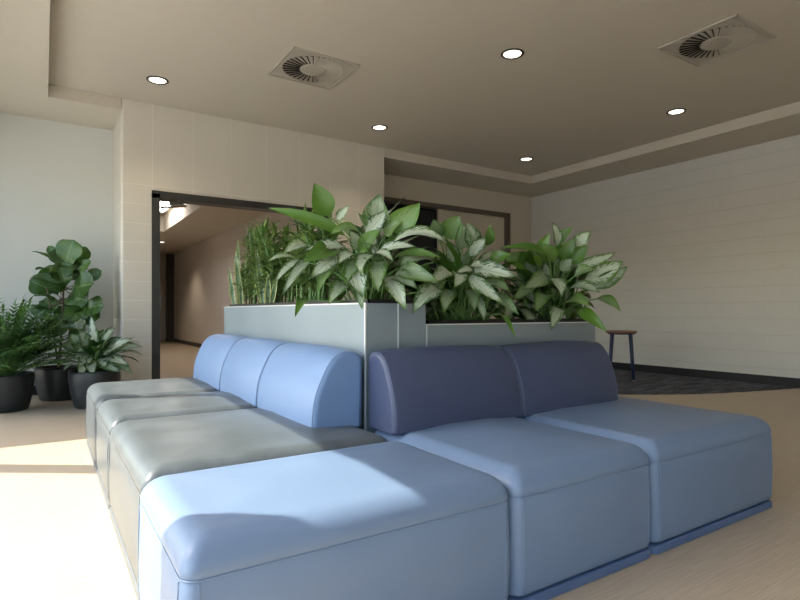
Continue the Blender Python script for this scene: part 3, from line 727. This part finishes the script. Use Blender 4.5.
# fiddle leaf fig
o = potted('tall fiddle-leaf fig in a charcoal pot, middle of the floor pots against the far wall', (.13, 6.52, 0), .165, .21, .33, 'potted_fig')
stm = MB(); fol = MB(); ro = Vector(o.location)
tr = bez(Vector((0, 0, .28)), Vector((.03, 0, .8)), Vector((.05, -.02, 1.42)), 8); stm.tube(tr, .014, 8, r2=.008)
tr2 = bez(Vector((0, 0, .28)), Vector((-.05, -.03, .7)), Vector((-.10, -.06, 1.12)), 8); stm.tube(tr2, .010, 8, r2=.006)
figs = [(66, 266, 74, 240, 19), (70, 268, 56, 248, 15), (75, 268, 87, 247, 12), (80, 275, 90, 260, 8), (62, 262, 48, 246, 6), (82, 283, 102, 271, 9), (62, 292, 49, 265, 18), (55, 292, 30, 281, 15), (48, 296, 34, 275, 12),
        (72, 290, 94, 284, 20), (70, 294, 88, 302, 20), (85, 310, 104, 305, 15), (80, 312, 100, 318, 14), (66, 285, 60, 262, 14), (60, 300, 44, 310, 20), (75, 300, 84, 320, 18), (64, 304, 62, 325, 18), (50, 306, 36, 318, 16), (70, 280, 78, 262, 18), (64, 278, 52, 268, 14), (60, 315, 52, 338, 18), (74, 318, 84, 338, 16)]
for i, (bx, by, tx, ty, wp) in enumerate(figs):
    d = 5.60+rnd.uniform(-.12, .10); A = at(bx, by, d)-ro; B = at(tx, ty, d-.1 if ty > by-12 else d)-ro
    j = min(tr[1:], key=lambda q: (q-A).length)
    up = Vector((0, 0, .5))-FW*.8
    leaf(fol, A, B, wp/F*d*1.5, arch=.08, up=up, fold=.15, sil=0, tone=rnd.random(), shape='fiddle', roll=rnd.uniform(-.4, .4), wav=.04, ns=11, nc=6)
    stm.tube([j, A], .004, 5)
for i in range(26):
    az = i*2.4; z = .62+.75*i/26; dh = Vector((math.cos(az), math.sin(az), 0)); c = Vector((.02, 0, z)); A = c+dh*.06+Vector((0, 0, .03))
    B = A+dh*.20+Vector((0, 0, rnd.uniform(-.05, .10)))
    if (ro+B).y > 6.92: B.y = 6.9-ro.y
    leaf(fol, A, B, .14, arch=.1, fold=.2, sil=0, tone=rnd.random()*.5, shape='fiddle', wav=.03); stm.tube([c, A], .004, 5)
fol.build('foliage', M['fig_leaf'], o, fixn=False); stm.build('trunk', M['bark'], o)
# potted aglaonema
o = potted('silver-striped leafy plant in a tapered charcoal pot, rightmost of the floor pots', (.40, 5.84, 0), .165, .215, .34, 'potted_aglaonema')
ro = Vector(o.location); fol = MB(); stm = MB(); dp = ro.x*FW.x+ro.y*FW.y
hs = [(96, 350, 91, 315, 8, .9), (101, 350, 115, 328, 9, .8), (105, 352, 133, 338, 9, .9), (108, 354, 143, 347, 8, .6), (106, 358, 130, 366, 9, .8), (108, 362, 133, 374, 8, .3), (103, 358, 105, 368, 9, 1), (90, 356, 78, 368, 9, 1),
      (90, 350, 60, 345, 10, .6), (88, 354, 62, 362, 9, .7), (95, 352, 80, 330, 10, .4), (92, 358, 82, 378, 9, .9), (98, 355, 100, 332, 9, .5), (100, 358, 118, 350, 10, .8), (94, 360, 93, 376, 9, 1), (86, 352, 70, 334, 10, .3), (102, 362, 120, 372, 9, .4), (104, 352, 122, 337, 9, .3)]
for bx, by, tx, ty, wp, s in hs:
    A = at(bx, by, dp-.05)-ro; B = at(tx, ty, dp-.2 if ty > by else dp-.05)-ro
    leaf(fol, A, B, wp/F*dp*1.4, arch=.13, up=Vector((0, 0, .6))-FW*.7, fold=.2, sil=s, tone=rnd.random()*.6, roll=rnd.uniform(-.3, .3))
    stm.tube(bez(Vector((0, 0, .3)), Vector((A.x*.3, A.y*.3, A.z*.8)), A, 4), .005, 5)
for i in range(56):
    az = i*2.4; f = i/56; el = R(80-70*f); dh = Vector((math.cos(az), math.sin(az), 0)); pl = rnd.uniform(.1, .26)
    A = Vector((0, 0, .32))+dh*(pl*math.cos(el)*.8)+Vector((0, 0, pl*(.4+.6*math.sin(el)))); L = rnd.uniform(.18, .26); e2 = el-R(15)
    B = A+dh*L*math.cos(e2)+Vector((0, 0, L*math.sin(e2)-.04*f))
    leaf(fol, A, B, .085, arch=.14, up=Vector((0, 0, 1))+dh*.3, fold=.3, sil=rnd.choice((0, 0, .5, .8)), tone=rnd.random()*.5, roll=rnd.uniform(-.3, .3))
    stm.tube(bez(Vector((0, 0, .3)), Vector((A.x*.3, A.y*.3, A.z*.8)), A, 4), .005, 5)
fol.build('foliage', M['silver_leaf'], o, fixn=False); stm.build('stems', M['stem'], o)

# ------------------------------------------------------------------ stool
sx, sy = 6.30, 4.42
o = empty('stool', (sx, sy, .006), R(35)); tag(o, 'low round wooden-topped stool with dark blue legs on the carpet by the right wall', 'stool')
m_ = MB(); m_.lathe([(.175, .600), (.188, .606), (.192, .616), (.188, .626), (.178, .630)], 48, cap1=True).build('seat', M['stool_seat'], o)
m_ = MB(); m_.lathe([(.165, .586), (.165, .600)], 32, cap1=True).build('seat_plate', M['stool_leg'], o)
for k in range(4):
    a = R(45+90*k); c, s = math.cos(a), math.sin(a)
    lg = MB().tube([(c*.155, s*.155, .60), (c*.205, s*.205, .014)], .024, 12, r2=.018).build('leg', M['stool_leg'], o)
    f = MB(); f.lathe([(.017, 0), (.017, .014)], 16, c=(c*.206, s*.206), cap1=True).build('foot_cap', M['steel'], lg)
